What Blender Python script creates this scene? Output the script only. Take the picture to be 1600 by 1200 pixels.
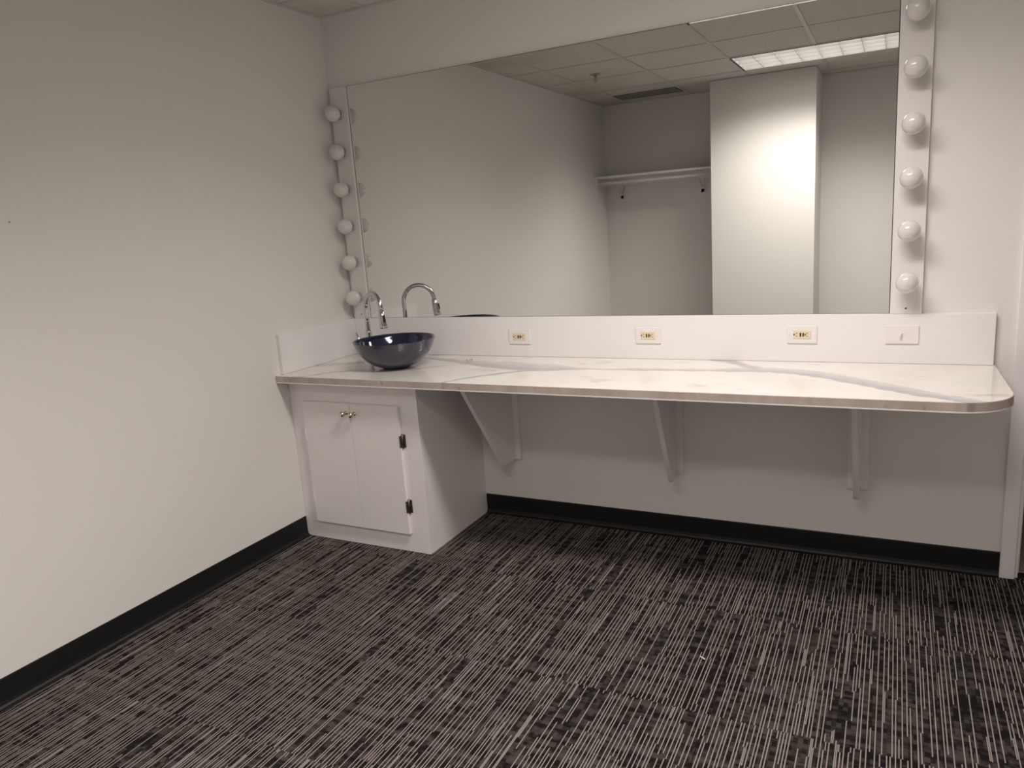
import bpy, bmesh, math, random
from mathutils import Vector, Matrix
PI = math.pi
for o in list(bpy.data.objects): bpy.data.objects.remove(o, do_unlink=True)
S = bpy.context.scene
COL = S.collection

# ------------------------------------------------------------------ camera
CAM = (2.6162, -3.2076, 1.4624); YAW = 0.4815; PITCH = -0.2088; ROLL = -0.0700; FPX = 1164.5
fw = Vector((-math.sin(YAW)*math.cos(PITCH), math.cos(YAW)*math.cos(PITCH), math.sin(PITCH)))
r0 = fw.cross(Vector((0, 0, 1))).normalized(); u0 = r0.cross(fw)
rr = r0*math.cos(ROLL) + u0*math.sin(ROLL); uu = u0*math.cos(ROLL) - r0*math.sin(ROLL)
cd = bpy.data.cameras.new('camera'); cam = bpy.data.objects.new('camera', cd); COL.objects.link(cam)
cam.matrix_world = Matrix(((rr.x, uu.x, -fw.x, CAM[0]), (rr.y, uu.y, -fw.y, CAM[1]), (rr.z, uu.z, -fw.z, CAM[2]), (0, 0, 0, 1)))
cd.sensor_fit = 'HORIZONTAL'; cd.sensor_width = 36; cd.lens = 36*FPX/1600; cd.clip_start = 0.02
S.camera = cam

# ------------------------------------------------------------------ world, exposure
w = bpy.data.worlds.new('world'); S.world = w; w.use_nodes = True
w.node_tree.nodes['Background'].inputs[0].default_value = (0.9, 0.85, 0.8, 1)
w.node_tree.nodes['Background'].inputs[1].default_value = 0.02
S.view_settings.view_transform = 'Standard'; S.view_settings.look = 'None'
S.view_settings.gamma = 1; S.view_settings.use_curve_mapping = False
S.view_settings.exposure = 0.0

# ------------------------------------------------------------------ room dimensions
H = 2.544                       # ceiling
XR = 4.06                       # right wall
YF = -4.153                     # wall behind the camera
HC = 0.8394; TC = 0.0318; DC = 0.6256   # counter height, thickness, depth
XE = 3.014                      # door casing edge on the back wall
GX0, GXS, GY0, GYS = 0.2798, 0.5968, -0.2890, 0.6096   # ceiling grid
MX1, MX2, MZ1, MZ2 = 0.1205, 2.6013, 1.0279, 2.2040   # mirror

# ------------------------------------------------------------------ ceiling lamps' own light (under each louvre)
LIGHT_COL = (1.0, 0.927, 0.875)
TROFFERS = [(GX0+2*GXS, GY0-GYS), (GX0+2*GXS, GY0-4*GYS)]       # left / room-facing corner of each
def troffer_light(x0, y0, power, cut, bat, leak, ax, ay):
    l = bpy.data.lights.new('troffer_light', 'AREA'); l.shape = 'RECTANGLE'
    l.size = 2*GXS-0.06; l.size_y = 0.28; l.energy = power; l.color = LIGHT_COL
    l.spread = PI; l.use_nodes = True; nt = l.node_tree       # parabolic louvre: batwing output with a cutoff
    em = nt.nodes['Emission']; g = nt.nodes.new('ShaderNodeNewGeometry')
    def mth(op, a, b=None):
        x = nt.nodes.new('ShaderNodeMath'); x.operation = op
        for i, v in enumerate((a, b)):
            if v is None: continue
            if hasattr(v, 'is_output'): nt.links.new(v, x.inputs[i])
            else: x.inputs[i].default_value = v
        return x.outputs[0]
    dt = nt.nodes.new('ShaderNodeVectorMath'); dt.operation = 'DOT_PRODUCT'
    nt.links.new(g.outputs['Normal'], dt.inputs[0]); nt.links.new(g.outputs['Incoming'], dt.inputs[1])
    c0 = mth('MAXIMUM', mth('ABSOLUTE', dt.outputs['Value']), 0.05)
    sx = nt.nodes.new('ShaderNodeSeparateXYZ'); nt.links.new(g.outputs['Incoming'], sx.inputs[0])
    t2 = mth('DIVIDE', mth('ADD', mth('MULTIPLY', mth('POWER', mth('ABSOLUTE', sx.outputs[0]), 2.0), ax), mth('MULTIPLY', mth('POWER', mth('ABSOLUTE', sx.outputs[1]), 2.0), ay)), mth('POWER', c0, 2.0))
    ct = mth('POWER', mth('ADD', t2, 1.0), -0.5)          # cosine of the angle, louvre cells tighter across than along
    mr = nt.nodes.new('ShaderNodeMapRange'); mr.interpolation_type = 'SMOOTHSTEP'; nt.links.new(ct, mr.inputs[0])
    mr.inputs[1].default_value = cut[0]; mr.inputs[2].default_value = cut[1]
    nt.links.new(mth('ADD', mth('MULTIPLY', mth('POWER', ct, -bat), mr.outputs[0]), leak), em.inputs['Strength'])
    o = bpy.data.objects.new('troffer_light', l); COL.objects.link(o)
    o.location = (x0+GXS, y0-GYS/2, H-0.008)
    return o
L1 = troffer_light(*TROFFERS[0], 27.5, (0.28, 0.86), 0.85, 0.20, 0.95, 1.0)
L2 = troffer_light(*TROFFERS[1], 51.5, (0.27, 0.92), 0.5, 0.0, 0.6, 2.05)

# ------------------------------------------------------------------ material helpers
def mat(name, col=(0.8, 0.8, 0.8), rough=0.5, metal=0.0, spec=0.5, coat=0.0):
    m = bpy.data.materials.new(name); m.use_nodes = True
    b = m.node_tree.nodes['Principled BSDF']
    b.inputs['Base Color'].default_value = (*col, 1); b.inputs['Roughness'].default_value = rough
    b.inputs['Metallic'].default_value = metal; b.inputs['Specular IOR Level'].default_value = spec
    b.inputs['Coat Weight'].default_value = coat
    return m
class NT:
    def __init__(s, m): s.t = m.node_tree; s.b = s.t.nodes['Principled BSDF']
    def n(s, ty, **k):
        x = s.t.nodes.new(ty)
        for a, v in k.items(): setattr(x, a, v)
        return x
    def put(s, sock, v):
        if hasattr(v, 'is_output'): s.t.links.new(v, sock)
        elif v is not None: sock.default_value = v
    def m(s, op, a, b=None, c=None, clamp=False):
        x = s.n('ShaderNodeMath', operation=op); x.use_clamp = clamp
        for i, v in enumerate((a, b, c)): s.put(x.inputs[i], v)
        return x.outputs[0]
    def mix(s, f, a, b):
        x = s.n('ShaderNodeMix', data_type='RGBA'); s.put(x.inputs[0], f)
        s.put(x.inputs[6], (*a, 1) if isinstance(a, tuple) else a); s.put(x.inputs[7], (*b, 1) if isinstance(b, tuple) else b)
        return x.outputs[2]
    def xyz(s):
        tc = s.n('ShaderNodeTexCoord'); sp = s.n('ShaderNodeSeparateXYZ'); s.t.links.new(tc.outputs['Object'], sp.inputs[0])
        return sp.outputs
    def vec(s, x, y=0.0, z=0.0):
        c = s.n('ShaderNodeCombineXYZ'); s.put(c.inputs[0], x); s.put(c.inputs[1], y); s.put(c.inputs[2], z); return c.outputs[0]
    def noise(s, v, scale=1, detail=3, rough=0.5):
        x = s.n('ShaderNodeTexNoise'); s.put(x.inputs['Vector'], v); x.inputs['Scale'].default_value = scale
        x.inputs['Detail'].default_value = detail; x.inputs['Roughness'].default_value = rough; return x.outputs[0]
    def white(s, v):
        x = s.n('ShaderNodeTexWhiteNoise', noise_dimensions='3D'); s.put(x.inputs['Vector'], v); return x.outputs['Value']
    def smooth(s, v, a, b, c=0.0, d=1.0):
        x = s.n('ShaderNodeMapRange', interpolation_type='SMOOTHSTEP'); s.put(x.inputs[0], v)
        for i, q in enumerate((a, b, c, d)): s.put(x.inputs[i+1], q)
        return x.outputs[0]
    def bump(s, h, dist=0.001, st=1.0):
        x = s.n('ShaderNodeBump'); s.put(x.inputs['Height'], h); x.inputs['Distance'].default_value = dist; x.inputs['Strength'].default_value = st
        s.t.links.new(x.outputs[0], s.b.inputs['Normal'])
    def base(s, c): s.put(s.b.inputs['Base Color'], c)

def painted(name, col, rough=0.55, bumpd=0.0004, scale=180, spec=0.3):
    m = mat(name, col, rough, spec=spec); t = NT(m)
    tc = t.n('ShaderNodeTexCoord').outputs['Object']
    big = t.noise(tc, 1.3, 3); t.base(t.mix(t.smooth(big, 0.3, 0.7, 0, 0.06), col, tuple(c*0.8 for c in col)))
    t.bump(t.noise(tc, scale, 2), bumpd, 0.5)
    return m
M = {}
M['wall'] = painted('wall_paint', (0.83, 0.81, 0.785))
M['white'] = painted('white_enamel', (0.90, 0.87, 0.86), 0.35, 0.0003, 60, 0.4)
M['splash'] = painted('backsplash_laminate', (0.88, 0.865, 0.86), 0.28, 0.0001, 30, 0.5)
M['plate'] = mat('plate_plastic', (0.86, 0.83, 0.82), 0.3)
M['almond'] = mat('almond_plastic', (0.82, 0.70, 0.50), 0.35)
M['slot'] = mat('dark_slot', (0.03, 0.015, 0.01), 0.6)
M['red'] = mat('brown_button', (0.10, 0.03, 0.018), 0.4)
M['gapdark'] = mat('dark_gap', (0.05, 0.045, 0.04), 0.6)
M['cove'] = mat('black_vinyl', (0.010, 0.010, 0.011), 0.45, spec=0.35)
M['chrome'] = mat('chrome', (0.60, 0.60, 0.61), 0.09, 1.0)
M['nickel'] = mat('polished_nickel', (0.72, 0.62, 0.50), 0.12, 1.0)
M['bronze'] = mat('dark_bronze', (0.17, 0.14, 0.12), 0.3, 0.85)
M['black'] = mat('black_plastic', (0.012, 0.012, 0.013), 0.3)
M['steel'] = mat('brushed_steel', (0.45, 0.44, 0.43), 0.35, 1.0)
M['barwhite'] = mat('bar_enamel', (0.80, 0.775, 0.755), 0.3, spec=0.5)
M['grille'] = mat('vent_enamel', (0.22, 0.21, 0.19), 0.5)
M['tbar'] = mat('grid_enamel', (0.64, 0.62, 0.59), 0.5)
M['hallfloor'] = mat('hall_vinyl', (0.42, 0.34, 0.25), 0.5)
M['hallwall'] = mat('hall_paint', (0.30, 0.24, 0.20), 0.7)
M['porcelain'] = mat('porcelain', (0.50, 0.48, 0.46), 0.4)
M['paper'] = mat('paper_scrap', (0.7, 0.66, 0.6), 0.6)
# mirror
m = bpy.data.materials.new('silvered_mirror'); m.use_nodes = True; M['mirror'] = m; t = NT(m)
t.b.inputs['Metallic'].default_value = 1.0; t.b.inputs['Base Color'].default_value = (0.83, 0.84, 0.82, 1); t.b.inputs['Roughness'].default_value = 0.0
# ceiling tile
m = mat('ceiling_tile', (0.75, 0.725, 0.685), 0.85, spec=0.1); M['tile'] = m; t = NT(m)
tc = t.n('ShaderNodeTexCoord').outputs['Object']
t.base(t.mix(t.smooth(t.noise(tc, 260, 3), 0.55, 0.72), (0.75, 0.725, 0.685), (0.42, 0.40, 0.37)))
sp = t.xyz(); st = t.m('MULTIPLY', t.smooth(sp[0], 0.0, 1.1, 1, 0), t.smooth(t.noise(tc, 1.6, 2), 0.42, 0.6))
t.base(t.mix(t.m('MULTIPLY', st, 0.5), t.b.inputs['Base Color'].links[0].from_socket, (0.50, 0.45, 0.33)))
t.bump(t.noise(tc, 220, 3), 0.0015, 0.6)
# lamp
m = bpy.data.materials.new('lamp_panel'); m.use_nodes = True; M['lamp'] = m; t = NT(m)
t.b.inputs['Base Color'].default_value = (0.9, 0.9, 0.9, 1)
t.b.inputs['Emission Color'].default_value = (1, 0.95, 0.9, 1); t.b.inputs['Emission Strength'].default_value = 2.1
M['louver'] = mat('louver_white', (0.70, 0.69, 0.68), 0.45)
# light bulbs: white-coated glass
m = mat('soft_white_glass', (0.72, 0.70, 0.68), 0.12, coat=0.6); M['bulb'] = m
b = m.node_tree.nodes['Principled BSDF']; b.inputs['Subsurface Weight'].default_value = 0.5; b.inputs['Subsurface Radius'].default_value = (0.03, 0.03, 0.03); b.inputs['Subsurface Scale'].default_value = 1.0
# glass bowl
m = mat('purple_grey_glass', (0.040, 0.036, 0.058), 0.24, 0.35, coat=0.6); M['bowl_out'] = m; t = NT(m)
tc = t.n('ShaderNodeTexCoord').outputs['Object']
t.base(t.mix(t.noise(tc, 45, 4), (0.034, 0.032, 0.055), (0.066, 0.058, 0.092)))
m = mat('navy_glass', (0.010, 0.016, 0.06), 0.08, 0.2, coat=1.0); M['bowl_in'] = m; t = NT(m)
tc = t.n('ShaderNodeTexCoord').outputs['Object']
t.base(t.mix(t.noise(tc, 60, 4), (0.003, 0.005, 0.018), (0.010, 0.016, 0.070)))
# clear plastic
m = mat('clear_plastic', (0.9, 0.9, 0.9), 0.05); m.node_tree.nodes['Principled BSDF'].inputs['Transmission Weight'].default_value = 0.9; M['clear'] = m

# carpet: striped loop-pile tiles
m = mat('striped_carpet', (0.03, 0.025, 0.025), 0.95, spec=0.1); M['carpet'] = m; t = NT(m)
X, Y, Z = t.xyz()
TS = 0.61
tx = t.m('FLOOR', t.m('DIVIDE', t.m('SUBTRACT', X, 1.555), TS)); ty = t.m('FLOOR', t.m('DIVIDE', t.m('ADD', Y, 0.62), TS))
tid = t.m('ADD', t.m('MULTIPLY', tx, 7.13), t.m('MULTIPLY', ty, 3.71))
G = 0.0042
cx = t.m('DIVIDE', X, G); ci = t.m('FLOOR', cx); cf = t.m('FRACT', cx)
cell = t.m('FLOOR', t.m('DIVIDE', ci, 3.0)); slot = t.m('SUBTRACT', ci, t.m('MULTIPLY', cell, 3.0))
def run(key, salt, lmin, lvar):                   # random number held along a run of yarn
    a = t.white(t.vec(key, tid, salt)); L = t.m('MULTIPLY_ADD', t.white(t.vec(key, tid, salt+5)), lvar, lmin)
    seg = t.m('FLOOR', t.m('ADD', t.m('DIVIDE', Y, L), t.m('MULTIPLY', a, 17.0)))
    return t.vec(key, seg, t.m('ADD', tid, salt))
wn = t.n('ShaderNodeTexWhiteNoise', noise_dimensions='3D'); t.put(wn.inputs['Vector'], run(cell, 0.5, 0.10, 0.42))
sc = t.n('ShaderNodeSeparateXYZ'); t.t.links.new(wn.outputs['Color'], sc.inputs[0])
l1 = t.m('MULTIPLY', t.m('COMPARE', slot, t.m('GREATER_THAN', sc.outputs[0], 0.5), 0.1), t.m('LESS_THAN', sc.outputs[1], 0.84))
l2 = t.m('MULTIPLY', t.m('GREATER_THAN', slot, 1.5), t.m('LESS_THAN', t.white(run(cell, 2.5, 0.06, 0.22)), 0.06))
line = t.m('MAXIMUM', l1, l2)
prof = t.smooth(t.m('ABSOLUTE', t.m('SUBTRACT', cf, 0.5)), 0.28, 0.44, 1, 0)
wob = t.noise(t.vec(t.m('MULTIPLY', X, 300), t.m('MULTIPLY', Y, 260), 0), 1.0, 1)
lm = t.m('MULTIPLY', t.m('MULTIPLY', line, prof), t.smooth(wob, 0.25, 0.45, 0.75, 1))
# mottled dark base: short dashes in charcoal, brown and grey
cy = t.m('FLOOR', t.m('DIVIDE', Y, 0.021)); cg = t.m('FLOOR', t.m('DIVIDE', X, 0.013))
dash = t.white(t.vec(cg, cy, 3.0)); band2 = t.noise(t.vec(t.m('MULTIPLY', X, 4.0), t.m('MULTIPLY', Y, 30.0), 4.0), 1.0, 3, 0.6)
mm = t.smooth(t.m('MULTIPLY_ADD', dash, 0.25, band2), 0.50, 0.80)
tuft = t.noise(t.vec(t.m('MULTIPLY', X, 520), t.m('MULTIPLY', Y, 420), 0), 1.0, 2)
base = t.mix(mm, (0.012, 0.0098, 0.0098), (0.078, 0.067, 0.061))
base = t.mix(t.smooth(t.noise(t.vec(X, Y, 0), 5.0, 2), 0.55, 0.75, 0, 0.4), base, (0.022, 0.024, 0.026))
tw = t.m('SUBTRACT', 1.0, t.smooth(tuft, 0.35, 0.6)); base = t.mix(t.m('MULTIPLY', tw, 0.55), base, (0.004, 0.004, 0.004))
lc = t.mix(t.noise(t.vec(X, Y, 7), 9.0, 2), (0.27, 0.235, 0.215), (0.37, 0.325, 0.295))
col = t.mix(lm, base, lc)
sx = t.m('ABSOLUTE', t.m('SUBTRACT', t.m('FRACT', t.m('DIVIDE', t.m('SUBTRACT', X, 1.555), TS)), 0.5))
col = t.mix(t.smooth(sx, 0.4955, 0.4985, 0, 0.8), col, (0.006, 0.005, 0.005))
t.base(col); t.bump(t.m('ADD', tuft, t.m('MULTIPLY', lm, 0.5)), 0.003, 0.6)

# marble laminate with two float-curve veins
m = mat('marble_laminate', (0.86, 0.83, 0.79), 0.16, spec=0.5, coat=0.25); M['marble'] = m; t = NT(m)
X, Y, Z = t.xyz(); X = t.m('ADD', X, 1.48)
def curve(xs, pts, lo, hi):                       # pts: (x, value) -> value
    c = t.n('ShaderNodeFloatCurve'); cv = c.mapping.curves[0]
    P = [((x-lo[0])/(lo[1]-lo[0]), (v-hi[0])/(hi[1]-hi[0])) for x, v in pts]
    cv.points[0].location = P[0]; cv.points[1].location = P[-1]
    for p in P[1:-1]: cv.points.new(*p)
    c.mapping.update()
    t.put(c.inputs['Value'], t.m('DIVIDE', t.m('SUBTRACT', xs, lo[0]), lo[1]-lo[0]))
    return t.m('MULTIPLY_ADD', c.outputs[0], hi[1]-hi[0], hi[0])
nz = t.noise(t.vec(X, Y, 0), 4.0, 5, 0.6); nzf = t.noise(t.vec(X, t.m('MULTIPLY', Y, 2.0), 3), 14.0, 4, 0.6)
Yd = t.m('ADD', Y, t.m('MULTIPLY_ADD', nzf, 0.055, -0.0275))
RX, RY, RW = (0.0, 3.0), (-0.8, 0.2), (0.0, 0.2)
cen = curve(X, [(0, -.02), (.483, -.088), (.667, -.139), (.922, -.209), (1.207, -.262), (1.365, -.267), (1.516, -.271), (1.65, -.250), (1.94, -.231), (2.061, -.212), (2.181, -.20), (2.325, -.235), (2.467, -.327), (2.632, -.456), (2.776, -.56), (2.86, -.61), (3, -.7)], RX, RY)
wid = curve(X, [(0, .01), (.483, .03), (.667, .035), (.85, .06), (1.05, .085), (1.2, .085), (1.365, .045), (1.516, .012), (1.65, .03), (1.94, .026), (2.061, .045), (2.181, .05), (2.35, .06), (2.6, .06), (2.8, .04), (3, .01)], RX, RW)
d = t.m('SUBTRACT', Yd, cen); q = t.m('DIVIDE', t.m('ABSOLUTE', d), wid)
v1 = t.m('MULTIPLY', t.smooth(q, 0.75, 1.1, 1, 0), t.smooth(t.m('DIVIDE', d, wid), -1.0, 1.3, 1.0, 0.35))
c2 = curve(X, [(0, -.75), (.90, -.66), (.98, -.545), (1.078, -.437), (1.179, -.35), (1.28, -.28), (3.0, -.2)], RX, RY)
q2 = t.m('ABSOLUTE', t.m('SUBTRACT', Yd, c2)); v2 = t.m('MULTIPLY', t.smooth(q2, 0.010, 0.030, 1, 0), t.m('MULTIPLY', t.smooth(X, 0.86, 0.95), t.smooth(X, 1.25, 1.35, 1, 0)))
c3 = curve(X, [(0, .19), (1.86, .05), (1.92, .003), (1.987, -.03), (2.037, -.071), (2.12, -.16), (2.2, -.2), (3.0, -.3)], RX, RY)
q3 = t.m('ABSOLUTE', t.m('SUBTRACT', Yd, c3)); v3 = t.m('MULTIPLY', t.smooth(q3, 0.02, 0.05, 1, 0), t.m('MULTIPLY', t.smooth(X, 1.85, 1.92), t.smooth(X, 2.12, 2.22, 1, 0)))
c4 = curve(X, [(0, -.66), (.09, -.66), (.2, -.56), (.3, -.46), (.45, -.42), (.62, -.37), (.75, -.30), (3.0, -.2)], RX, RY)
q4 = t.m('ABSOLUTE', t.m('SUBTRACT', Yd, c4)); v4 = t.m('MULTIPLY', t.smooth(q4, 0.008, 0.05, 0.8, 0), t.smooth(X, 0.6, 0.8, 1, 0))
c5 = curve(X, [(0, -.35), (.15, -.30), (.3, -.2), (.5, -.05), (.7, .05), (3.0, .19)], RX, RY)
q5 = t.m('ABSOLUTE', t.m('SUBTRACT', Yd, c5)); v5 = t.m('MULTIPLY', t.smooth(q5, 0.01, 0.07, 0.7, 0), t.smooth(X, 0.5, 0.7, 1, 0))
base = t.mix(t.smooth(nz, 0.4, 0.7), (0.86, 0.82, 0.775), (0.80, 0.755, 0.70))
sm = t.m('MULTIPLY', t.smooth(t.noise(t.vec(X, t.m('MULTIPLY', Y, 1.6), 11), 3.2, 6, 0.7), 0.56, 0.70), 0.6)
base = t.mix(sm, base, (0.50, 0.44, 0.40))
vm = t.m('MAXIMUM', t.m('MAXIMUM', v1, t.m('MULTIPLY', v2, .9)), t.m('MAXIMUM', t.m('MULTIPLY', v3, .8), t.m('MAXIMUM', v4, v5)))
t.base(t.mix(t.m('MULTIPLY', vm, 0.85), base, t.mix(nzf, (0.27, 0.27, 0.295), (0.42, 0.41, 0.435))))
# counter edge band
m = mat('edge_laminate', (0.5, 0.42, 0.38), 0.35); M['edge'] = m; t = NT(m); X, Y, Z = t.xyz(); X = t.m('ADD', X, 1.48)
st = t.noise(t.vec(t.m('MULTIPLY', t.m('ADD', X, Y), 9.0), 0, t.m('MULTIPLY', Z, 4.0)), 1.0, 6, 0.7)
c = t.mix(t.smooth(st, 0.35, 0.62), (0.56, 0.475, 0.43), (0.46, 0.375, 0.335))
st2 = t.noise(t.vec(t.m('MULTIPLY', t.m('ADD', X, Y), 30.0), 5, t.m('MULTIPLY', Z, 20.0)), 1.0, 5, 0.7)
c = t.mix(t.smooth(st2, 0.57, 0.70, 0, 0.7), c, (0.25, 0.205, 0.19))
dk = t.m('MULTIPLY', t.smooth(X, 2.82, 2.83), t.smooth(X, 2.84, 2.855, 1, 0))
t.base(t.mix(t.m('MULTIPLY', dk, 0.6), c, (0.23, 0.19, 0.17)))

# ------------------------------------------------------------------ mesh helpers
def box(bm, x0, x1, y0, y1, z0, z1, bev=0.0, seg=2, mi=0):
    vs = [bm.verts.new((x, y, z)) for x in (x0, x1) for y in (y0, y1) for z in (z0, z1)]
    f = [(0, 1, 3, 2), (4, 6, 7, 5), (0, 4, 5, 1), (2, 3, 7, 6), (0, 2, 6, 4), (1, 5, 7, 3)]
    fs = [bm.faces.new([vs[i] for i in q]) for q in f]
    for q in fs: q.material_index = mi
    if bev:
        es = list({e for q in fs for e in q.edges})
        bmesh.ops.bevel(bm, geom=es, offset=bev, segments=seg, profile=0.5, affect='EDGES')
def prism(bm, pts, axis, a, b, bev=0.0):
    """polygon pts extruded along axis from a to b; pts are the two other coordinates in x,y,z order"""
    def P(p, c):
        l = list(p); l.insert(axis, c); return l
    v0 = [bm.verts.new(P(p, a)) for p in pts]; v1 = [bm.verts.new(P(p, b)) for p in pts]; n = len(pts)
    fs = [bm.faces.new(v0[::-1]), bm.faces.new(v1)] + [bm.faces.new((v0[i], v0[(i+1) % n], v1[(i+1) % n], v1[i])) for i in range(n)]
    if bev:
        es = list({e for q in fs for e in q.edges}); bmesh.ops.bevel(bm, geom=es, offset=bev, segments=2, profile=0.5, affect='EDGES')
def lathe(bm, prof, mtx=None, seg=40, mi=0):
    """prof: list of (r, h) around local z"""
    mtx = mtx or Matrix(); rings = []
    for r, h in prof:
        if r < 1e-6: rings.append([bm.verts.new(mtx @ Vector((0, 0, h)))])
        else: rings.append([bm.verts.new(mtx @ Vector((r*math.cos(2*PI*i/seg), r*math.sin(2*PI*i/seg), h))) for i in range(seg)])
    for a, b in zip(rings, rings[1:]):
        for i in range(seg):
            j = (i+1) % seg
            if len(a) == 1 and len(b) == 1: continue
            if len(a) == 1: f = bm.faces.new((a[0], b[j], b[i]))
            elif len(b) == 1: f = bm.faces.new((a[i], a[j], b[0]))
            else: f = bm.faces.new((a[i], a[j], b[j], b[i]))
            f.material_index = mi; f.smooth = True
def aim(loc, d, up=Vector((0, 0, 1))):
    d = Vector(d).normalized(); q = d.to_track_quat('Z', 'Y'); return Matrix.Translation(Vector(loc)) @ q.to_matrix().to_4x4()
def tube(bm, pts, rad, seg=20, cap=True):
    pts = [Vector(p) for p in pts]; rings = []; prev = None
    for i, p in enumerate(pts):
        d = (pts[min(i+1, len(pts)-1)] - pts[max(i-1, 0)]).normalized()
        if prev is None: n = d.orthogonal().normalized()
        else: n = (prev - d*prev.dot(d)).normalized()
        prev = n; b = d.cross(n); r = rad[i] if isinstance(rad, (list, tuple)) else rad
        rings.append([bm.verts.new(p + (n*math.cos(2*PI*k/seg) + b*math.sin(2*PI*k/seg))*r) for k in range(seg)])
    for a, b in zip(rings, rings[1:]):
        for k in range(seg):
            f = bm.faces.new((a[k], a[(k+1) % seg], b[(k+1) % seg], b[k])); f.smooth = True
    if cap: bm.faces.new(rings[0][::-1]); bm.faces.new(rings[-1])
def obj(name, build, m, parent=None, smooth_angle=None):
    """build(bm) fills in world coordinates; stored relative to the parent's place"""
    bm = bmesh.new(); build(bm); bmesh.ops.recalc_face_normals(bm, faces=bm.faces)
    off = Vector((0, 0, 0)); p = parent
    while p is not None: off += p.location; p = p.parent
    bmesh.ops.translate(bm, vec=-off, verts=bm.verts)
    me = bpy.data.meshes.new(name); bm.to_mesh(me); bm.free()
    for q in (m if isinstance(m, (list, tuple)) else [m]): me.materials.append(q)
    o = bpy.data.objects.new(name, me); COL.objects.link(o)
    if parent is not None: o.parent = parent
    return o
def thing(name, label, cat, loc, group=None):
    o = bpy.data.objects.new(name, None); o.empty_display_size = 0.05; COL.objects.link(o); o.location = loc
    o['label'] = label; o['category'] = cat
    if group: o['group'] = group
    return o
def tag(o, label, cat, group=None):
    o['label'] = label; o['category'] = cat
    if group: o['group'] = group
    return o
def struct(name, build, m, parent=None):
    o = obj(name, build, m, parent)
    if parent is None: o['kind'] = 'structure'
    return o

# ------------------------------------------------------------------ setting
struct('floor', lambda bm: box(bm, -0.12, XR+0.12, YF-0.12, 0.06, -0.05, 0), M['carpet'])
wl = struct('wall_left', lambda bm: box(bm, -0.12, 0, YF-0.12, 0.12, 0, H+0.15), M['wall'])
DX0, DX1, DH = 3.064, 3.94, 2.06                  # doorway in the back wall
def back(bm):
    box(bm, 0, DX0, 0, 0.12, 0, H+0.15); box(bm, DX1, XR+0.12, 0, 0.12, 0, H+0.15); box(bm, DX0, DX1, 0, 0.12, DH, H+0.15)
struct('wall_back', back, M['wall'])
struct('wall_right', lambda bm: box(bm, XR, XR+0.12, YF-0.12, 0, 0, H+0.15), M['wall'])
struct('wall_front', lambda bm: box(bm, 0, XR, YF-0.12, YF, 0, H+0.15), M['wall'])
struct('wall_column', lambda bm: box(bm, 1.1557, 2.0013, YF, -3.6153, 0, H), painted('column_paint', (0.80, 0.78, 0.755)))
def nailhole(name, p, ax):
    def f(bm):
        if ax == 0: lathe(bm, [(0, .0006), (.0035, .0006), (.0035, 0)], aim(p, (1, 0, 0)), 12)
        else: lathe(bm, [(0, .0006), (.0035, .0006), (.0035, 0)], aim(p, (0, 1, 0)), 12)
    return f
for p in ((0, -1.701, 1.588), (0, -2.085, 1.564)):
    obj('nail_hole', nailhole('', p, 0), M['porcelain'], wl)
# ceiling tiles (cells of the two lamps left open) and grid
cells = []
gx = [0.0] + [GX0+GXS*i for i in range(0, 7)] + [XR]; gy = [0.0] + [GY0-GYS*i for i in range(0, 7)] + [YF]
open_cells = [(x0+k*GXS, y0) for x0, y0 in TROFFERS for k in (0, 1)]
def ceil(bm):
    for i in range(len(gx)-1):
        for j in range(len(gy)-1):
            if any(abs(gx[i]-a) < .01 and abs(gy[j]-b) < .01 for a, b in open_cells): continue
            box(bm, gx[i], gx[i+1], gy[j+1], gy[j], H+0.004, H+0.02)
    box(bm, -0.12, XR+0.12, YF-0.12, 0.12, H+0.16, H+0.2)
struct('ceiling', ceil, M['tile'])
# the bar between the two halves of each lamp is left out
def grid_ok(bm):
    for x in gx[1:-1]:
        segs = []; prev = 0.0
        for y0 in sorted({c[1] for c in open_cells}, reverse=True):
            if abs(x-(GX0+3*GXS)) < .01: segs.append((y0, prev)); prev = y0-GYS
        segs.append((YF, prev))
        for a, b in segs: box(bm, x-.012, x+.012, a, b, H-.001, H+.004)
    for y in gy[1:-1]:
        for a, b in zip(gx, gx[1:]):
          if not any(abs(a-c[0]) < .01 and abs(y-(c[1]-GYS)) < .01 for c in open_cells): box(bm, a+.012, b-.012, y-.012, y+.012, H-.0005, H+.004)
    box(bm, 0, .02, YF, 0, H-.002, H+.004); box(bm, .02, XR-.02, -.02, 0, H-.002, H+.004)
    box(bm, .02, XR-.02, YF, YF+.02, H-.002, H+.004); box(bm, XR-.02, XR, YF, 0, H-.002, H+.004)
struct('trim_1', grid_ok, M['tbar'])
# cove baseboards
def cove(p0, p1, n):
    """black vinyl base from p0 to p1 on a wall whose inward normal is n"""
    def f(bm):
        prof = [(0, 0), (.020, 0), (.020, .002), (.011, .005), (.006, .012), (.0035, .024), (.0035, .098), (.002, .102), (0, .102)]
        a = Vector((*p0, 0)); b = Vector((*p1, 0)); nn = Vector((*n, 0))
        A = [bm.verts.new(a+nn*u+Vector((0, 0, v))) for u, v in prof]; B = [bm.verts.new(b+nn*u+Vector((0, 0, v))) for u, v in prof]
        k = len(prof); bm.faces.new(A); bm.faces.new(B[::-1])
        for i in range(k): bm.faces.new((A[i], A[(i+1) % k], B[(i+1) % k], B[i]))
    return f
struct('baseboard_left', cove((0, -0.551), (0, YF), (1, 0)), M['cove'])
struct('baseboard_back', cove((0.7458, 0), (XE, 0), (0, -1)), M['cove'])
struct('baseboard_right', cove((XR, 0), (XR, YF), (-1, 0)), M['cove'])
struct('baseboard_front', cove((0.0, YF), (1.1557, YF), (0, 1)), M['cove'])
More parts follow.
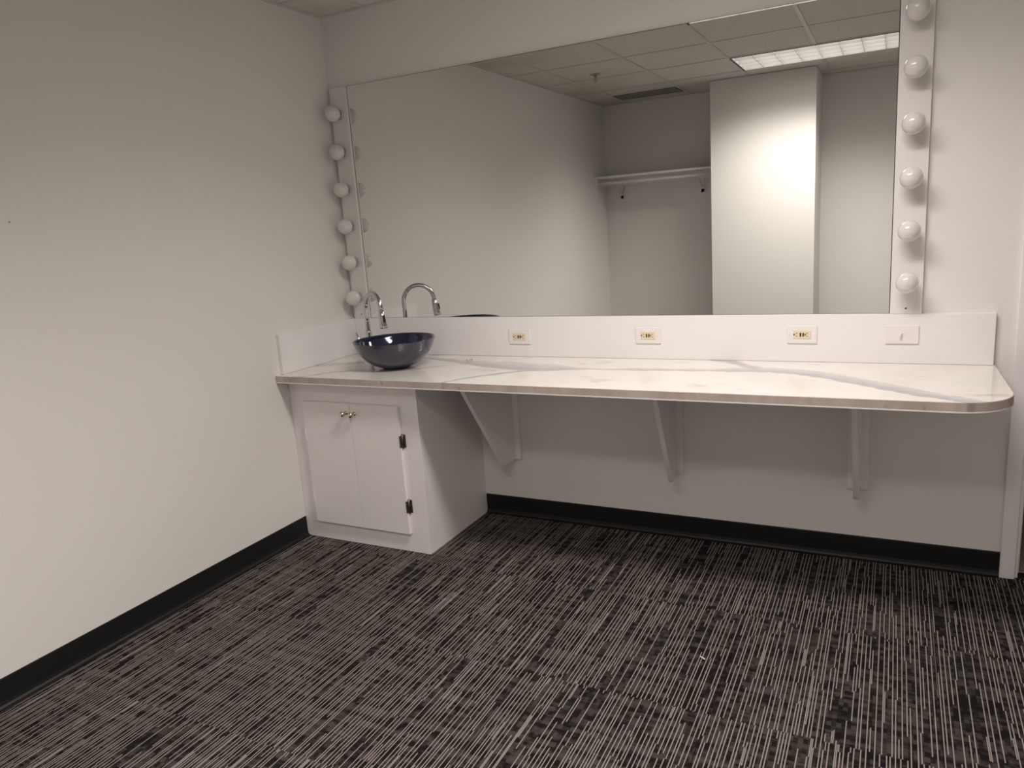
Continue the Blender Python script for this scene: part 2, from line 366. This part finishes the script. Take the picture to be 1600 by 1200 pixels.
struct('baseboard_column', cove((1.1557, -3.6153), (2.0013, -3.6153), (0, 1)), M['cove'])
# doorway casing, jambs and the unlit hall beyond
struct('trim_2', lambda bm: box(bm, XE, DX0, -.014, 0, 0, DH+.06, .003), M['white'])
struct('trim_3', lambda bm: box(bm, DX1, DX1+.064, -.014, 0, 0, DH+.06, .003), M['white'])
struct('trim_4', lambda bm: box(bm, DX0, DX1, -.014, 0, DH, DH+.06, .003), M['white'])
def jamb(bm):
    box(bm, DX0, DX0+.012, .004, .13, 0, DH-.018, .002); box(bm, DX1-.018, DX1, -.006, .13, 0, DH-.018, .002); box(bm, DX0, DX1, -.006, .13, DH-.018, DH, .002)
    box(bm, DX0+.012, DX0+.022, .05, .085, 0, DH-.03, .002)
struct('trim_5', jamb, M['white'])
struct('floor_hall', lambda bm: box(bm, DX0-1.0, XR+1.0, 0.06, 1.9, -0.05, 0.003), M['hallfloor'])
def hall(bm):
    box(bm, DX0-1.1, XR+1.1, 1.9, 2.0, 0, 2.7); box(bm, DX0-1.1, DX0-1.0, .12, 1.9, 0, 2.7); box(bm, XR+1.0, XR+1.1, .12, 1.9, 0, 2.7)
    box(bm, DX0-1.1, XR+1.1, .12, 2.0, 2.7, 2.75)
struct('wall_hall', hall, M['hallwall'])

# ------------------------------------------------------------------ worktop
top = thing('vanity_counter', 'long white marble-look worktop with grey veins and a rounded right corner', 'counter', (1.48, 0, HC-TC))
def outline(inset=0.0):
    R = 0.165-inset; cx, cy = 2.962-.165, -DC+.165
    pts = [(0.001, -0.001), (0.001, -DC+inset)]
    pts += [(cx+R*math.sin(a), cy-R*math.cos(a)) for a in [PI/2*i/24 for i in range(25)]]
    pts += [(2.955-inset, -0.001)]
    return pts
def slab(bm):
    prism(bm, outline(.0015), 2, HC-TC, HC)
obj('worktop', slab, M['marble'], top)
def edge(bm):
    po = outline(-0.0005)[1:]; pi = outline(.0015)[1:]
    z0, z1 = HC-TC+.0025, HC-.0012
    for k in range(len(po)-1):
        a, b, c, d = po[k], po[k+1], pi[k+1], pi[k]
        v = [bm.verts.new((*q, z)) for z in (z0, z1) for q in (a, b, c, d)]
        for q in ((3, 2, 1, 0), (4, 5, 6, 7), (0, 1, 5, 4), (2, 3, 7, 6)): bm.faces.new([v[i] for i in q])
        if k == 0: bm.faces.new([v[i] for i in (0, 4, 7, 3)])
obj('edge_band', edge, M['edge'], top)['label'] = 'pinkish beige edge strip with dark streaks'
def lip(bm):
    po = outline(-0.0012)[1:]; pi = outline(.006)[1:]; z0, z1 = HC-TC-.0015, HC-TC+.0025
    for k in range(len(po)-1):
        a, b, c, d = po[k], po[k+1], pi[k+1], pi[k]
        v = [bm.verts.new((*q, z)) for z in (z0, z1) for q in (a, b, c, d)]
        for q in ((3, 2, 1, 0), (4, 5, 6, 7), (0, 1, 5, 4), (2, 3, 7, 6)): bm.faces.new([v[i] for i in q])
obj('bottom_lip', lip, M['splash'], top)
bs = tag(obj('backsplash', lambda bm: box(bm, .021, 2.9495, -.02, -.0005, HC+.0005, 1.0325, .0015), M['splash']), 'long white backsplash board standing on the worktop under the mirror', 'backsplash')
ss = tag(obj('side_splash', lambda bm: box(bm, .0005, .0195, -.589, -.0005, HC+.0005, 1.0325, .0015), M['splash']), 'short white splash board on the left wall beside the blue sink', 'backsplash')

# ------------------------------------------------------------------ cabinet
CY = -0.5496; CW = 0.7438; CT = HC-TC-.002
cab = thing('vanity_cabinet', 'white painted two-door base cabinet standing under the sink end of the worktop', 'cabinet', (CW/2, CY/2, 0))
def body(bm):
    box(bm, CW-.018, CW, CY+.018, -.001, 0, CT); box(bm, .001, .019, CY+.018, -.001, 0, CT)
    box(bm, .019, CW-.018, -.012, -.001, .05, CT); box(bm, .019, CW-.018, CY+.018, -.012, .08, .095)
obj('carcass', body, M['white'], cab)
def frame(bm):
    box(bm, .001, .10, CY, CY+.018, 0, CT, .001); box(bm, .635, CW, CY, CY+.018, 0, CT, .001)
    box(bm, .10, .635, CY, CY+.018, .695, CT, .001); box(bm, .10, .635, CY, CY+.018, 0, .105, .001)
obj('face_frame', frame, M['white'], cab)
dl = obj('door', lambda bm: box(bm, .090, .3745, CY-.0185, CY-.0005, .093, .707, .002), M['white'], cab)
dr = obj('door', lambda bm: box(bm, .3765, .648, CY-.0185, CY-.0005, .093, .706, .002), M['white'], cab)
def knob(x, z):
    def f(bm):
        lathe(bm, [(0, 0), (.010, 0), (.010, .002), (.006, .004), (.0045, .010), (.005, .014), (.010, .018), (.0135, .024), (.0142, .029), (.012, .035), (.007, .039), (0, .040)], aim((x, CY-.0185, z), (0, -1, 0)), 28)
    return f
obj('knob', knob(.353, .662), M['nickel'], dl)['label'] = 'polished metal ball knob'
obj('knob', knob(.401, .660), M['nickel'], dr)['label'] = 'polished metal ball knob'
def hinge(x, z0, z1, s):
    def f(bm):
        tube(bm, [(x+s*.004, CY-.007, z0-.003), (x+s*.004, CY-.007, z1+.004)], .0045, 12)
        box(bm, min(x+s*.006, x+s*.018), max(x+s*.006, x+s*.018), CY-.003, CY-.0003, z0, z1, .0008)
        box(bm, min(x-s*.004, x+s*.002), max(x-s*.004, x+s*.002), CY-.0212, CY-.006, z0+.002, z1-.004, .0006)
    return f
for z0, z1 in ((.512, .573), (.197, .260)):
    obj('hinge', hinge(.648, z0, z1, 1), M['bronze'], dr)['label'] = 'dark metal hinge'
    obj('hinge', hinge(.090, z0, z1, -1), M['white'], dl)

# ------------------------------------------------------------------ brackets
def bracket(x, ang, label):
    r = thing('counter_bracket', label, 'bracket', (x, 0, .312), 'brackets under the worktop')
    obj('wall_cleat', lambda bm: box(bm, x-.038, x+.038, -.019, -.0005, .312, CT, .0015), M['white'], r)
    def g(bm):
        pts = [(-.0195, .312), (-.140, .314), (-.150, .322), (-.49, .795), (-.49, CT), (-.0195, CT)]
        prism(bm, pts, 0, x-.010, x+.010, .001)
        bmesh.ops.rotate(bm, cent=Vector((x, -.0195, 0)), matrix=Matrix.Rotation(ang, 3, 'Z'), verts=bm.verts)
    obj('gusset', g, M['white'], r)
bracket(.933, 0, 'white triangular wood bracket under the worktop, nearest the cabinet')
bracket(1.754, math.radians(6.0), 'white triangular wood bracket under the middle of the worktop')
bracket(2.507, 0, 'white triangular wood bracket under the worktop, nearest the doorway')

# ------------------------------------------------------------------ mirror
mr = thing('wall_mirror', 'large frameless rectangular wall mirror above the worktop between two light bars', 'mirror', ((MX1+MX2)/2, 0, MZ1))
obj('mirror_glass', lambda bm: box(bm, MX1+.002, MX2-.002, -.0062, -.0012, MZ1+.006, MZ2-.001), M['mirror'], mr)
def mback(bm):
    box(bm, MX1, MX1+.002, -.0066, -.0008, MZ1+.005, MZ2); box(bm, MX2-.002, MX2, -.0066, -.0008, MZ1+.005, MZ2)
    box(bm, MX1+.002, MX2-.002, -.0066, -.0008, MZ2-.001, MZ2); box(bm, MX1+.002, MX2-.002, -.0066, -.0008, MZ1+.0049, MZ1+.006)
obj('mirror_edge', mback, M['gapdark'], mr)['label'] = 'thin dark edge'

# ------------------------------------------------------------------ light bars
def lightbar(x0, x1, z0, dz, label):
    xm = (x0+x1)/2
    r = thing('vanity_light_bar', label, 'light', (xm, 0, MZ1), 'bulb bars beside the mirror')
    obj('backplate', lambda bm: box(bm, x0, x1, -.021, -.0008, MZ1+.005, MZ2, .002), M['barwhite'], r)
    obj('screw', lambda bm: lathe(bm, [(.0032, 0), (.003, .0012), (0, .0016)], aim((xm, -.021, MZ1+.026), (0, -1, 0)), 14), M['slot'], r)
    for i in range(6):
        z = z0-dz*i
        s = obj('socket', lambda bm: lathe(bm, [(.0, 0), (.027, 0), (.027, .003), (.024, .006), (.0185, .008), (.0165, .008), (.0165, .002), (0, .002)], aim((xm, -.0212, z), (0, -1, 0)), 32), M['porcelain'], r)
        def f(bm):
            R = .0390; c = .055          # glass globe on a short neck
            prof = [(.0125, .001), (.0128, .010)]
            a0 = math.asin(.0145/R)
            prof += [(R*math.sin(a), c-R*math.cos(a)) for a in [a0+(PI-a0)*k/22 for k in range(23)]]
            prof[-1] = (0, c+R)
            lathe(bm, prof, aim((xm, -.0212, z), (0, -1, 0)), 36)
        obj('bulb', f, M['bulb'], r)['label'] = 'white frosted globe bulb'
lightbar(.0240, MX1-.0005, 2.072, .1850, 'white strip of unlit globe bulbs left of the mirror, by the corner')
lightbar(MX2+.0015, 2.7108, 2.096, .1882, 'white strip of unlit globe bulbs right of the mirror, towards the doorway')

# ------------------------------------------------------------------ outlets and switch
def plate_mesh(x, z, w=.115, h=.0725, y=-.0204):
    return lambda bm: box(bm, x-w/2, x+w/2, y-.0055, y, z-h/2, z+h/2, .0028, 3)
def outlet(x, z, label):
    r = thing('outlet', label, 'outlet', (x, -.0204, z), 'outlets on the backsplash')
    obj('cover_plate', plate_mesh(x, z), M['plate'], r)
    y = -.026
    rc = obj('receptacle', lambda bm: box(bm, x-.0335, x+.0335, y-.0022, y+.0005, z-.0165, z+.0165, .001), M['almond'], r)
    rc['label'] = 'almond coloured face'
    for q in (-1, 1):
        for dz_, hw in ((.0061, .0035), (-.0061, .0030)):
            obj('slot', lambda bm: box(bm, x+q*.020-hw, x+q*.020+hw, y-.0027, y-.002, z+dz_-.0009, z+dz_+.0009), M['slot'], rc)
    for hx in (-.0290, .0125):
        obj('ground_hole', lambda bm: lathe(bm, [(.0030, 0), (.0030, .0006), (0, .0006)], aim((x+hx, y-.0021, z), (0, -1, 0)), 12), M['slot'], rc)
    obj('test_button', lambda bm: box(bm, x-.0085, x-.0025, y-.0038, y-.002, z-.0075, z+.0075, .0006), M['slot'], rc)
    obj('reset_button', lambda bm: box(bm, x+.0020, x+.0080, y-.0038, y-.002, z-.0075, z+.0075, .0006), M['red'], rc)
    for s in (-1, 1):
        obj('screw', lambda bm: lathe(bm, [(.0032, 0), (.0028, .0010), (0, .0013)], aim((x+s*.0485, y, z), (0, -1, 0)), 14), M['plate'], r)
outlet(1.012, .9375, 'almond outlet in a white plate on the backsplash, nearest the sink')
outlet(1.649, .946, 'almond outlet in a white plate on the backsplash, under the middle of the mirror')
outlet(2.2885, .9525, 'almond outlet in a white plate on the backsplash, nearest the light switch')
sw = thing('light_switch', 'all-white toggle switch plate on the backsplash below the right bulb strip', 'switch', (2.647, -.0204, .954))
obj('cover_plate', plate_mesh(2.647, .954), M['plate'], sw)
def tog(bm):
    prism(bm, [(2.647-.006, -.0255), (2.647+.004, -.0255), (2.647-.004, -.040), (2.647-.011, -.0385)], 2, .949, .959, .0008)
obj('toggle', tog, M['plate'], sw)
obj('toggle_collar', lambda bm: box(bm, 2.647-.0125, 2.647+.0125, -.0268, -.0255, .9485, .9595, .0004), M['barwhite'], sw)
for s in (-1, 1):
    obj('screw', lambda bm: lathe(bm, [(.0032, 0), (.0028, .0010), (0, .0013)], aim((2.647+s*.030, -.0258, .954), (0, -1, 0)), 14), M['plate'], sw)

# ------------------------------------------------------------------ sink
BX, BY = .503, -.340
sk = thing('vessel_sink', 'round dark blue glass bowl sink sitting on the worktop by the left wall', 'sink', (BX, BY, HC))
def bowl(bm):
    out = [(.0, .0005), (.050, .0005), (.060, .003), (.082, .0090), (.106, .0185), (.129, .0325), (.150, .051), (.167, .073), (.180, .096), (.190, .119), (.1955, .1335), (.1965, .1355)]
    inn = [(.1955, .1370), (.1925, .1362), (.1855, .120), (.1755, .097), (.162, .075), (.145, .0545), (.124, .0375), (.100, .0245), (.072, .0175), (.045, .0145), (.020, .0135), (0, .0135)]
    T = Matrix.Translation((BX, BY, HC)); lathe(bm, out, T, 72, 0); lathe(bm, [out[-1]]+inn, T, 72, 1)
    bmesh.ops.remove_doubles(bm, verts=bm.verts, dist=1e-5)
obj('bowl', bowl, [M['bowl_out'], M['bowl_in']], sk)
obj('mounting_ring', lambda bm: lathe(bm, [(.052, .0), (.062, .0), (.066, .004), (.060, .010)], Matrix.Translation((BX, BY, HC)), 48), M['black'], sk)
obj('drain', lambda bm: lathe(bm, [(.024, .0138), (.023, .0165), (.014, .017), (.013, .0195), (0, .021)], Matrix.Translation((BX, BY, HC)), 32), M['chrome'], sk)

# ------------------------------------------------------------------ faucet
FX, FY = .225, -.173; TX, TY = .385, -.252
fc = thing('faucet', 'tall chrome gooseneck faucet with pull-down spray head behind the blue sink', 'faucet', (FX, FY, HC))
D = Vector((TX-FX, TY-FY, 0)); Ld = D.length; D.normalize()
def base_(bm):
    T = Matrix.Translation((FX, FY, HC))
    lathe(bm, [(.0, 0), (.0185, 0), (.0185, .003), (.0165, .006), (.0155, .009), (.0150, .130), (.0165, .135), (.0165, .145), (.0135, .150), (0, .150)], T, 36)
obj('faucet_base', base_, M['chrome'], fc)
R = (Ld-.012)/2; zc = 1.182-R
def neck(bm):
    o = Vector((FX, FY, 0)); pts = [o+Vector((0, 0, HC+.14)), o+Vector((0, 0, zc-.04))]
    A = math.radians(172)
    for k in range(25):
        a = A*k/24; pts.append(o+D*(R-R*math.cos(a))+Vector((0, 0, zc+R*math.sin(a))))
    d = D*math.sin(A)*1.0+Vector((0, 0, math.cos(A)))
    pts.append(pts[-1]+Vector((0, 0, -.018))+D*.003)
    tube(bm, pts, .0118, 24)
obj('gooseneck', neck, M['chrome'], fc)
o_ = Vector((FX, FY, 0)); hp = o_+D*(R-R*math.cos(math.radians(172)))+Vector((0, 0, zc+.002)); tip = Vector((TX, TY, 1.013))
hd = (tip-hp).normalized(); hl = (tip-hp).length
sh = obj('spray_head', lambda bm: lathe(bm, [(.0, 0), (.0128, 0), (.0135, .004), (.0132, .010), (.0155, .012), (.0168, .03), (.0198, hl-.012), (.0212, hl-.003), (.0200, hl), (.0150, hl), (.0145, hl-.002), (0, hl-.002)], aim(hp, hd), 32), M['chrome'], fc)
side = hd.cross(Vector((D.y, -D.x, 0))).normalized()
if side.dot(D) < 0: side = -side
def button(bm):
    c = hp+hd*(hl*.50)+side*.0185; t_ = D.cross(Vector((0, 0, 1))).normalized()
    box(bm, -.0055, .0055, -.003, .004, -.016, .016, .0025)
    mt = Matrix((( t_.x, side.x, hd.x, c.x), (t_.y, side.y, hd.y, c.y), (t_.z, side.z, hd.z, c.z), (0, 0, 0, 1)))
    bmesh.ops.transform(bm, matrix=mt, verts=bm.verts)
obj('spray_button', button, M['black'], sh)
obj('nozzle', lambda bm: lathe(bm, [(.0155, -.001), (.0150, .0015), (0, .0015)], aim(tip, hd), 24), M['black'], sh)
def lever(bm):
    s = Vector((-.93, -.36, 0)).normalized(); c = Vector((FX, FY, .918))
    tube(bm, [c+s*.012, c+s*.044], .0135, 20); tube(bm, [c+s*.044, c+s*.050], [.0135, .009], 20)
    tube(bm, [c+s*.040, c+s*.052+Vector((0, 0, .022)), c+s*.066+Vector((0, 0, .062))], [.005, .0048, .0042], 12)
obj('handle', lever, M['chrome'], fc)

# ------------------------------------------------------------------ small scraps
def scrap(bm):
    box(bm, .792, .828, -.236, -.226, HC+.0004, HC+.0016, .0004)
tag(obj('paper_scrap', scrap, M['paper']), 'tiny scrap lying on the worktop right of the blue sink', 'scrap')
def clip(bm):
    tube(bm, [(.795+.014*math.cos(a), -.150+.010*math.sin(a), HC+.0025+.004*math.sin(a*2)**2) for a in [k*PI*1.7/16 for k in range(17)]], .0018, 8)
tag(obj('plastic_clip', clip, M['clear']), 'tiny clear plastic clip on the worktop behind the paper scrap', 'clip')
def lint(bm): tube(bm, [(2.075, -.945, .004), (2.083, -.953, .006), (2.094, -.957, .004)], .0022, 8)
tag(obj('lint', lint, M['plate']), 'small white fleck of lint on the carpet in front of the worktop', 'lint')

# ------------------------------------------------------------------ ceiling lamps
for k, (x0, y0) in enumerate(TROFFERS):
    x1, y1 = x0+2*GXS, y0-GYS
    r = thing('ceiling_light', ('recessed louvred ceiling light nearest the mirror wall, only its lit edge shows', 'recessed louvred ceiling light in front of the white column, seen lit in the mirror')[k], 'light', ((x0+x1)/2, (y0+y1)/2, H), 'recessed ceiling lights')
    def housing(bm):
        a, b, c, d = x0+.013, x1-.013, y1-.009, y0-.013; e = .004
        box(bm, a, a+e, c, d, H+.001, H+.12); box(bm, b-e, b, c, d, H+.001, H+.12); box(bm, a+e, b-e, c, c+e, H+.001, H+.12); box(bm, a+e, b-e, d-e, d, H+.001, H+.12); box(bm, a+e, b-e, c+e, d-e, H+.116, H+.12)
    obj('housing', housing, M['louver'], r)
    def shadow_gap(bm):  # dark strips on three sides paint in the shaded recess around the louvre
        a, b, c, d = x0+.012, x1-.012, y1-.010, y0-.012; e = .006
        box(bm, a, a+e, c, d, H-.004, H+.001); box(bm, b-e, b, c, d, H-.004, H+.001); box(bm, a+e, b-e, d-e, d, H-.004, H+.001)
    obj('frame', shadow_gap, M['gapdark'], r)['label'] = 'dark strip painted in for the shadow gap'
    obj('lamp_panel', lambda bm: box(bm, x0+.03, x1-.03, y1+.005, y0-.03, H+.100, H+.112), M['lamp'], r)
    def louver(bm):
        nx, ny = 8, 4; a, b, c, d = x0+.022, x1-.022, y1-.001, y0-.022
        for i in range(nx+1):
            x = a+(b-a)*i/nx; prism(bm, [(x-.0025, H+.034), (x-.0012, H), (x+.0012, H), (x+.0025, H+.034)], 1, c, d)
        for j in range(ny+1):
            y = c+(d-c)*j/ny; prism(bm, [(y-.0025, H+.0335), (y-.0012, H+.0005), (y+.0012, H+.0005), (y+.0025, H+.0335)], 0, a, b)
    obj('louver', louver, M['louver'], r)

# ------------------------------------------------------------------ vent, sprinkler
vt = thing('ceiling_vent', 'dark slotted air vent set in the ceiling above the closet shelf', 'vent', (.563, -3.77, H))
vx0, vx1, vy0, vy1 = .280, .852, -3.905, -3.640
def vframe(bm):
    e = .016
    box(bm, vx0, vx0+e, vy0, vy1, H-.005, H+.004); box(bm, vx1-e, vx1, vy0, vy1, H-.005, H+.004)
    box(bm, vx0+e, vx1-e, vy0, vy0+e, H-.005, H+.004); box(bm, vx0+e, vx1-e, vy1-e, vy1, H-.005, H+.004)
obj('frame', vframe, M['grille'], vt)
obj('backing', lambda bm: box(bm, vx0+.016, vx1-.016, vy0+.016, vy1-.016, H+.002, H+.0038), M['gapdark'], vt)
def slats(bm):
    for k in range(9):
        y = vy0+.032+k*(vy1-vy0-.064)/8; prism(bm, [(y-.009, H-.003), (y-.006, H-.004), (y+.009, H+.0015), (y+.006, H+.002)], 0, vx0+.016, vx1-.016)
obj('slats', slats, M['grille'], vt)
sp_ = thing('fire_sprinkler', 'small metal fire sprinkler hanging from a ceiling tile', 'sprinkler', (.525, -2.533, H))
T = Matrix.Translation((.525, -2.533, H+.004)) @ Matrix.Rotation(PI, 4, 'X')
obj('escutcheon', lambda bm: lathe(bm, [(.0, 0), (.041, 0), (.040, .004), (.030, .008), (.014, .010), (0, .010)], T, 32), M['steel'], sp_)
def spb(bm):
    lathe(bm, [(.0, .01), (.011, .01), (.011, .022), (.007, .024), (0, .024)], T, 20)
    for s in (-1, 1): tube(bm, [T @ Vector((s*.009, 0, .022)), T @ Vector((s*.013, 0, .034)), T @ Vector((s*.003, 0, .050))], .0022, 8)
    tube(bm, [T @ Vector((0, 0, .024)), T @ Vector((0, 0, .05))], .0025, 8)
obj('sprinkler_body', spb, M['steel'], sp_)
obj('deflector', lambda bm: lathe(bm, [(0, .050), (.015, .050), (.014, .052), (0, .053)], T, 24), M['steel'], sp_)

# ------------------------------------------------------------------ closet shelf beside the column
SZ = 1.862; SY = -3.815
cs = thing('closet_shelf', 'white shelf on brackets spanning the alcove left of the column', 'shelf', (.578, YF, SZ))
obj('board', lambda bm: box(bm, .001, 1.155, YF+.001, SY, SZ-.019, SZ, .0015), M['white'], cs)
obj('cleat', lambda bm: box(bm, .001, 1.155, YF+.001, YF+.019, SZ-.085, SZ-.0195, .001), M['white'], cs)
obj('cleat', lambda bm: box(bm, .001, .020, YF+.0195, SY-.03, SZ-.085, SZ-.0195, .001), M['white'], cs)
obj('cleat', lambda bm: box(bm, 1.136, 1.155, YF+.0195, SY-.03, SZ-.085, SZ-.0195, .001), M['white'], cs)
for x in (.170, .965):
    def br(bm):
        box(bm, x-.012, x+.012, YF+.019, YF+.0225, 1.650, SZ-.0195); box(bm, x-.012, x+.012, YF+.022, SY-.02, SZ-.0235, SZ-.0196)
        box(bm, x-.012, x+.012, YF+.001, YF+.0225, 1.650, 1.68)
        tube(bm, [(x, YF+.024, 1.70), (x, YF+.16, SZ-.075), (x, SY-.035, SZ-.026)], .006, 8)
        pts = [(x, SY-.06+.021*math.cos(a), SZ-.062+.021*math.sin(a)) for a in [PI*.5+PI*1.25*k/14 for k in range(15)]]; tube(bm, pts, .0035, 8)
    obj('shelf_bracket', br, M['plate'], cs)
rod = tag(obj('hanging_rod', lambda bm: tube(bm, [(.0205, SY-.06, SZ-.062), (1.1355, SY-.06, SZ-.062)], .0155, 20), M['white']), 'white clothes rod held under the alcove shelf', 'rod')
